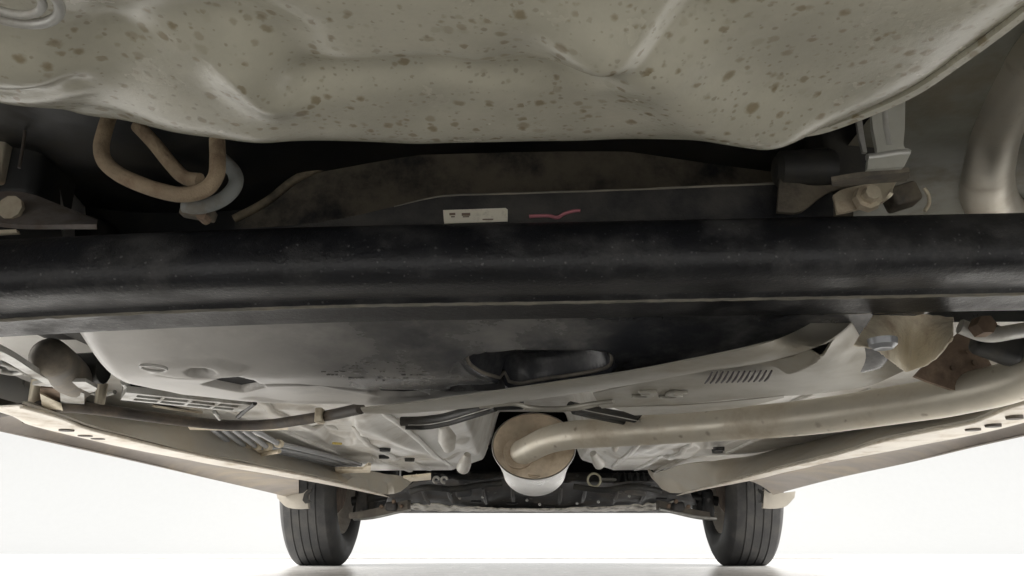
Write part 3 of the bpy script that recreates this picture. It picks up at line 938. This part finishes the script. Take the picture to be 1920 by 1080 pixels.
# filter cylinder
f0, f1 = P(92, 668, Y=.86), P(150, 722, Y=1.02)
ff = tube('fuel_filter', [f0 - (f1 - f0) * .06, f0, f0 * .66 + f1 * .34, f0 * .33 + f1 * .67, f1], [.006, .020, .022, .022, .018], mat('grimy_filter_metal', (.13, .118, .10), .5, metal=.3, dust=(.30, .26, .21), dust_amt=.45, dust_scale=20), car, seg=22, smooth_n=3)
ff['label'] = 'grimy cylinder beside the left end of the tank'
tube('filter_band', PL([(78, 690, .885), (95, 682, .88), (112, 664, .88)]), .003, 'galv', ff, seg=8)
tube('filter_band', PL([(84, 698, .895), (102, 688, .89), (118, 668, .89)]), .003, 'galv', ff, seg=8)
# diagonal light bar and pressed brackets
br = sheet('diagonal_bar', PL([(-40, 640), (20, 668), (70, 700), (110, 722)], Z=.226), PL([(-45, 652), (10, 678), (62, 708), (104, 728)], Z=.226), 'galv', car, n=16, k=4, thick=.006)
bk = plate('pressed_bracket', PL([(60, 722), (85, 716), (160, 716), (182, 728), (178, 734), (168, 737), (150, 728), (100, 726)], Z=.230), (0, 0, .004), 'galv', car)
sheet('bracket_wall', PL([(76, 727), (115, 729), (160, 735)], Z=.232), PL([(74, 756), (114, 757), (160, 760)], Z=.228), 'rust', bk, n=10, k=5, thick=.003)
sheet('bracket_wall', PL([(112, 731), (135, 732), (158, 738)], Z=.229), PL([(114, 757), (135, 757), (158, 758)], Z=.225), 'galv', bk, n=8, k=5, thick=.003)
lathe('bracket_post', [(-.02, 0), (-.02, .008), (.02, .009)], tuple(P(68, 742, Z=.236)), 'Z', 'plated', bk, seg=12)
lathe('bracket_post', [(-.02, 0), (-.02, .006), (.02, .007)], tuple(P(188, 748, Z=.236)), 'Z', 'plated', bk, seg=12)
for (a, b_, c) in (((0, 680), (30, 690), (60, 704)), ((0, 696), (25, 700), (45, 698)), ((150, 730), (190, 740), (215, 735))):
    tube('brake_pipe', PL([a, b_, c], Z=.25), .003, 'galv', car, seg=8)
lathe('joint_block', [(-.02, 0), (-.02, .018), (.02, .02), (.02, 0)], tuple(P(165, 690, Y=1.0)), 'X', 'black', car, seg=14)
box('spring_pan', (-.50, .86, .33), (.16, .20, .09), 'black', car, bev=.02)
wl = sheet('left_rail', PL([(-60, 700), (40, 706), (120, 718), (230, 742)], Z=.30), PL([(-60, 770), (40, 772), (140, 775), (260, 778)], Z=.262), 'body', car, n=24, k=8, thick=.003, curve=.006)
sheet('right_rail', PL([(1990, 640), (1880, 655), (1780, 700), (1650, 735)], Z=.32), PL([(1990, 760), (1900, 768), (1800, 782), (1650, 800)], Z=.275), 'body', car, n=24, k=8, thick=.003, curve=.006)

# ------------------------------------------------ pipes in clips running forward along the left floor
cl = box('pipe_clip', tuple(P(482, 846, Z=.238)), (.070, .030, .008), 'clip', car, rot=(0, 0, .12), bev=.003)
for i in range(5):
    x0 = 398 + i * 19
    y0 = 803 + i * .5
    x1 = 436 + i * 21
    y1 = 834 + (i * 37 % 7) - i
    a, b_ = P(x0, y0, Z=.248), P(x1, y1, Z=.243)
    far = P(640 + i * 9, 880 - i * 2.2, Z=.250)
    pp = tube('fluid_pipe', [a, b_, b_ * .5 + far * .5 + np.array([0, 0, .002]), far], .0050, 'line', car, seg=8, smooth_n=0)
    tube('end_collar', [b_ * 1.0, b_ + (far - b_) * .03], .0078, 'clip', pp, seg=10, smooth_n=0)
tube('clip_bar', PL([(434, 846), (480, 852), (524, 846)], Z=.232), .0045, 'clip', cl, seg=8)
lb2 = plate('pipe_bracket', PL([(352, 800), (470, 803), (540, 801), (540, 806), (470, 808), (356, 806)], Z=.240), (0, 0, .006), 'clip', car)
fb = plate('front_pipe_clip', PL([(628, 880), (680, 880), (690, 872), (696, 873), (694, 886), (630, 888)], Z=.232), (0, 0, .006), 'clip', car)
plate('front_pipe_clip', PL([(756, 896), (800, 892), (808, 891), (808, 900), (770, 903)], Z=.235), (0, 0, .006), 'clip', car)
# paired dark guide channels by the muffler
gc = tube('cable_guide', PL([(752, 790), (790, 789), (830, 784), (870, 774), (925, 761), (980, 758)], Z=.232), .0078, 'black', car, seg=12, flat=.9)
gc['label'] = 'pair of black cable guides left of the muffler'
tube('guide_sleeve', PL([(760, 800), (800, 800), (840, 793), (880, 781), (930, 765)], Z=.228), .0045, 'black', gc, seg=10)
tube('guide_edge', PL([(765, 797), (800, 796), (840, 789), (880, 777), (925, 764)], Z=.2235), .0007, 'galv', gc, seg=6)
g2 = tube('cable_guide', PL([(1070, 762), (1110, 770), (1180, 782), (1260, 795)], Z=.245), .0075, 'black', car, seg=12)
g2['label'] = 'black cable guide right of the muffler'
tube('guide_edge', PL([(1090, 768), (1140, 778), (1200, 790)], Z=.236), .0007, 'galv', g2, seg=6)
tube('guide_sleeve', PL([(1075, 772), (1110, 780), (1170, 792)], Z=.24), .004, 'black', g2, seg=8)

# ------------------------------------------------ front undertray, rack and torn lower lip
tyT = PL([(738, 912), (800, 905), (900, 903), (1000, 903), (1120, 906), (1240, 908), (1290, 920)], Y=2.62)
tyB = PL([(720, 953), (800, 951), (900, 955), (1000, 957), (1120, 955), (1230, 950), (1310, 952)], Y=3.02)
def tray_rel(x, y):
    return wob(x, y, 22, .006, 41) + .006 * sstep(.3, -.1, np.sin(x * 26))
ty = sheet('undertray', tyT, tyB, 'tray', car, n=70, k=22, thick=.004, relief=tray_rel)
ty['label'] = 'dark undertray between the front wheels'
top = []
r2 = np.random.RandomState(4)
lo_, hi_ = [], []
for x in np.linspace(745, 1268, 60):
    e = abs((x - 1003) / 260)
    hi_.append((x, 955.5 - 13 * e ** 2.0 + r2.uniform(-4.5, 3.0) * (.1 + e)))
    lo_.append((x, 959.5 - 4 * e ** 3 + r2.uniform(-1.2, 1.2) * (.3 + e)))
lipm = mat('scuffed_pale_lip', (.84, .79, .70), .4, vary=.15, dust=(.12, .105, .09), dust_amt=.36, dust_scale=30, bump=.6, bump_scale=60)
sheet('torn_lip', PL(hi_, Y=2.93), PL(lo_, Y=3.02), lipm, ty, n=120, k=4, thick=.004, smooth_curves=False, angle=20)
sheet('front_lip', PL([(735, 955), (1000, 958), (1275, 955)], Y=3.06), PL([(735, 962), (1000, 962), (1275, 962)], Y=3.14), 'tray', ty, n=30, k=4, thick=.006)
for (x, y) in ((845, 926), (862, 934), (988, 938), (1012, 946), (1082, 944), (1122, 941), (905, 932), (1180, 930)):
    lathe('tray_bolt', [(-.004, 0), (-.004, .0035), (.002, .005)], tuple(P(x, y, Y=2.75)), 'Y', 'galv', ty, seg=8)
for (x, y) in ((893, 940), (1030, 950), (960, 944), (1240, 935)):
    box('tray_slot', tuple(P(x, y, Y=2.78)), (.035, .02, .006), 'dark', ty, bev=.002)
for i, x in enumerate((790, 838, 905, 960, 1052, 1098, 1160, 1215)):
    a_, b_ = P(x, 914 + (i % 3), Y=2.66), P(1003 + (x - 1003) * .93, 944 - (i % 2) * 2, Y=2.90)
    tube('tray_rib', [a_, a_ * .5 + b_ * .5 + np.array([0, 0, -.004]), b_], [.004, .007, .005], 'tray', ty, seg=8, smooth_n=5)
tube('coolant_hose', PL([(770, 921, 2.60), (800, 914, 2.58), (850, 917, 2.60), (905, 909, 2.62), (940, 906, 2.64)]), .010, 'black', car, seg=10)
tube('coolant_hose', PL([(1075, 912, 2.60), (1130, 919, 2.60), (1190, 913, 2.60), (1240, 921, 2.62)]), .009, 'black', car, seg=10)
box('gearbox_foot', tuple(P(1190, 921, Y=2.66)), (.07, .05, .025), 'tray', car, rot=(.1, .1, 0), bev=.008)
box('engine_mount', tuple(P(870, 925, Y=2.70)), (.05, .05, .022), 'tray', car, rot=(.1, -.1, 0), bev=.006)
rk = tube('steering_rack', PL([(800, 899), (900, 897), (1010, 896), (1110, 899), (1220, 900), (1290, 905)], Y=2.80), .022, 'tray', car, seg=14)
lathe('rack_boot', [(-.06, .02)] + [(-.055 + .01 * i, .030 if i % 2 else .022) for i in range(12)] + [(.07, .02)], tuple(P(1185, 903, Y=2.70)), 'X', 'black', rk, seg=18)
tube('rack_rod', PL([(1125, 899), (1160, 900)], Y=2.68), .005, 'galv', rk, seg=8, smooth_n=0)
q = P(1114, 900, Y=2.60)
tube('open_pipe_end', [q + np.array([.0195 * math.cos(a), 0, .0195 * math.sin(a)]) for a in np.linspace(0, 2 * math.pi, 25)], .0035, mat('brass_ring', (.42, .40, .30), .4, metal=.4), car, seg=8, smooth_n=0, caps=False)
for x in (818, 833):
    q = P(x, 900, Y=2.58)
    tube('pipe_union', [q + np.array([.009 * math.cos(a), 0, .009 * math.sin(a)]) for a in np.linspace(0, 1.6 * math.pi, 15)], .004, 'galv', car, seg=8, smooth_n=0)
# dark bulkhead and engine bay closure behind everything
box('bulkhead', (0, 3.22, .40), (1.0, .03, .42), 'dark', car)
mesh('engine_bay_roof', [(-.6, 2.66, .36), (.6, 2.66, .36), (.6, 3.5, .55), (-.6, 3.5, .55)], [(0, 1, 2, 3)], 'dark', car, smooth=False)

# ------------------------------------------------ wheels
TR, TW = .287, .170
def make_wheel(c, s, name='front_wheel'):
    """s = -1 left, 1 right; the inner side faces the middle of the car"""
    root = bpy.data.objects.new(name, None)
    C.objects.link(root)
    root.location = c
    root.parent = car
    root.matrix_parent_inverse = Matrix.Translation(CAR_LOC).inverted()
    pr = []
    hw = TW / 2
    pr += [(-hw * .80, .178), (-hw * .90, .186), (-hw * 1.02, .205), (-hw * 1.06, .225), (-hw * 1.02, .248), (-hw * .94, .265), (-hw * .86, .276), (-hw * .78, .2815)]
    tread = [(-.62, .2845), (-.5, .286)]
    def groove(c_, w_=.028, d_=.0045):
        return [(c_ - w_, TR - .0008), (c_ - w_ * .8, TR - d_), (c_ + w_ * .8, TR - d_), (c_ + w_, TR - .0008)]
    for c_ in (-.46, -.16, .16, .46):
        tread += groove(c_)
    tread = [t for t in tread if not (-.55 < t[0] < -.49)] + [(.62, .2845)]
    pr += [(hw * a, r) for a, r in tread]
    pr += [(hw * .78, .2815), (hw * .86, .276), (hw * .94, .265), (hw * 1.02, .248), (hw * 1.06, .225), (hw * 1.02, .205), (hw * .90, .186), (hw * .80, .178)]
    ty_ = lathe('tyre', pr, (0, 0, 0), 'X', 'rubber', None, seg=110, angle=25, ring=True)
    # flatten the contact patch
    for vv in ty_.data.vertices:
        if vv.co.z < -.281:
            k = (-.281 - vv.co.z)
            vv.co.z = -.281
            vv.co.x *= 1 + k * 2.0
    ty_.parent = root
    i = -s                                    # direction of the inner side
    rimp = [(i * hw * .80, .180), (i * hw * .86, .1865), (i * hw * .80, .178), (i * hw * .62, .168), (i * hw * .5, .160), (i * hw * .1, .150), (-i * hw * .3, .150), (-i * hw * .5, .160), (-i * hw * .82, .178), (-i * hw * .86, .186), (-i * hw * .80, .180)]
    rimp += [(-i * hw * .45, .152), (-i * hw * .3, .146), (i * hw * .1, .146), (i * hw * .5, .155)]
    rm_ = lathe('rim', rimp, (0, 0, 0), 'X', 'rim', None, seg=48, ring=True)
    rm_.parent = root
    dk = lathe('brake_drum', [(i * .055, 0), (i * .055, .10), (i * .045, .112), (-i * .03, .115), (-i * .03, 0)], (0, 0, 0), 'X', 'rust', None, seg=28)
    dk.parent = root
    for k in range(5):
        a = 2 * math.pi * k / 5 + .5
        e = np.array([0, math.cos(a), math.sin(a)])
        g = np.array([0, -math.sin(a), math.cos(a)])
        xo = np.array([-i * hw * .55, 0, 0])
        poly = [xo + e * .03 + g * .035, xo + e * .152 + g * .022, xo + e * .152 - g * .022, xo + e * .03 - g * .035]
        sp = plate('spoke', poly, (i * .018, 0, 0), 'rim', None)
        sp.parent = root
    return root

for (x, yy, s, n) in ((-.722, 2.95, -1, 'front_wheel'), (.702, 2.95, 1, 'front_wheel')):
    wh = make_wheel((x, yy, .281), s, n)
    wh.rotation_euler = (0, 0, 0)
    wh['label'] = 'front wheel with worn black tyre, %s of the two' % ('left' if s < 0 else 'right')
for (x, s) in ((-.715, -1), (.715, 1)):
    wh = make_wheel((x, .53, .281), s, 'rear_wheel')

# ------------------------------------------------ front suspension and arch linings
for s in (-1, 1):
    f_ = lambda x: 960 + s * (x - 1003) * 1.0 + 43 if False else (x if s < 0 else 2006 - x)
    A = [P(f_(x), y, Y=yy) for x, y, yy in ((664, 962, 2.93), (700, 956, 2.90), (745, 944, 2.88), (770, 938, 2.87))]
    B = [P(f_(x), y, Y=yy) for x, y, yy in ((664, 973, 2.93), (700, 970, 2.90), (745, 960, 2.88), (770, 955, 2.87))]
    ca = sheet('control_arm', A, B, mat('grimy_arm', (.13, .115, .095), .6, dust=(.24, .21, .17), dust_amt=.4, dust_scale=20) if s < 0 else bpy.data.materials['grimy_arm'], car, n=20, k=6, thick=-.03 if s < 0 else .03)
    ca['label'] = 'brown control arm reaching the %s front wheel' % ('left' if s < 0 else 'right')
    tube('arm_edge', [b + np.array([0, -.004, 0]) for b in B], .006, 'galv', ca, seg=8)
    box('arm_bushing', tuple(P(f_(735), 950, Y=2.86)), (.04, .05, .03), 'tray', ca, bev=.010)
    for (x, y) in ((738, 940), (752, 949), (715, 950)):
        lathe('bolt', [(-.008, 0), (-.008, .006), (.006, .008)], tuple(P(f_(x), y, Y=2.83)), 'Y', 'rust', ca, seg=6)
    tube('damper', PL([(f_(690), 958, 2.97), (f_(694), 930, 2.97), (f_(698), 890, 2.97)]), .032, 'black', car, seg=16)
    tube('drive_shaft', PL([(f_(660), 940, 2.95), (f_(720), 930, 2.95), (f_(790), 922, 2.95)]), .016, 'black', car, seg=12)
    box('steering_knuckle', tuple(P(f_(680), 945, Y=2.95)), (.04, .06, .10), 'tray', car, bev=.015)
    # arch lining: curved dark sheet over the tyre
    xs_ = (s * .52, s * .80)
    arc = [(2.95 - .345 * math.cos(a), .285 + .345 * math.sin(a)) for a in np.linspace(-.05, math.pi + .25, 24)]
    v = [(x, y, z) for (y, z) in arc for x in xs_]
    al = mesh('arch_lining', v, grid_faces(len(arc), 2), 'black', car)
    al['label'] = 'black lining of the %s front wheel arch' % ('left' if s < 0 else 'right')
    mesh('inner_lining', [(s * .52, 2.66, .30), (s * .52, 3.25, .30), (s * .52, 3.25, .66), (s * .52, 2.66, .66)], [(0, 1, 2, 3)], 'black', al, smooth=False)
    # lower lip of the wing behind the tyre
    sp_ = sheet('wing_lip', [P(f_(x), y, Y=2.60) for x, y in ((518, 922), (545, 925), (566, 925), (576, 918))], [P(f_(x), y, Y=2.60) for x, y in ((520, 934), (536, 950), (556, 954), (578, 953))], mat('beige_wing_plastic', (.38, .35, .30), .5, vary=.1) if s < 0 else bpy.data.materials['beige_wing_plastic'], car, n=24, k=6, thick=.02 * (1 if s < 0 else 1))
    sp_['label'] = 'beige wing lip behind the %s front tyre' % ('left' if s < 0 else 'right')
    plate('wing_corner', [P(f_(x), y, Y=2.585) for x, y in ((570, 926), (574, 921), (584, 916), (583, 921), (577, 927), (577, 936), (584, 942), (572, 944), (567, 938))], (0, .01, 0), 'black', sp_)
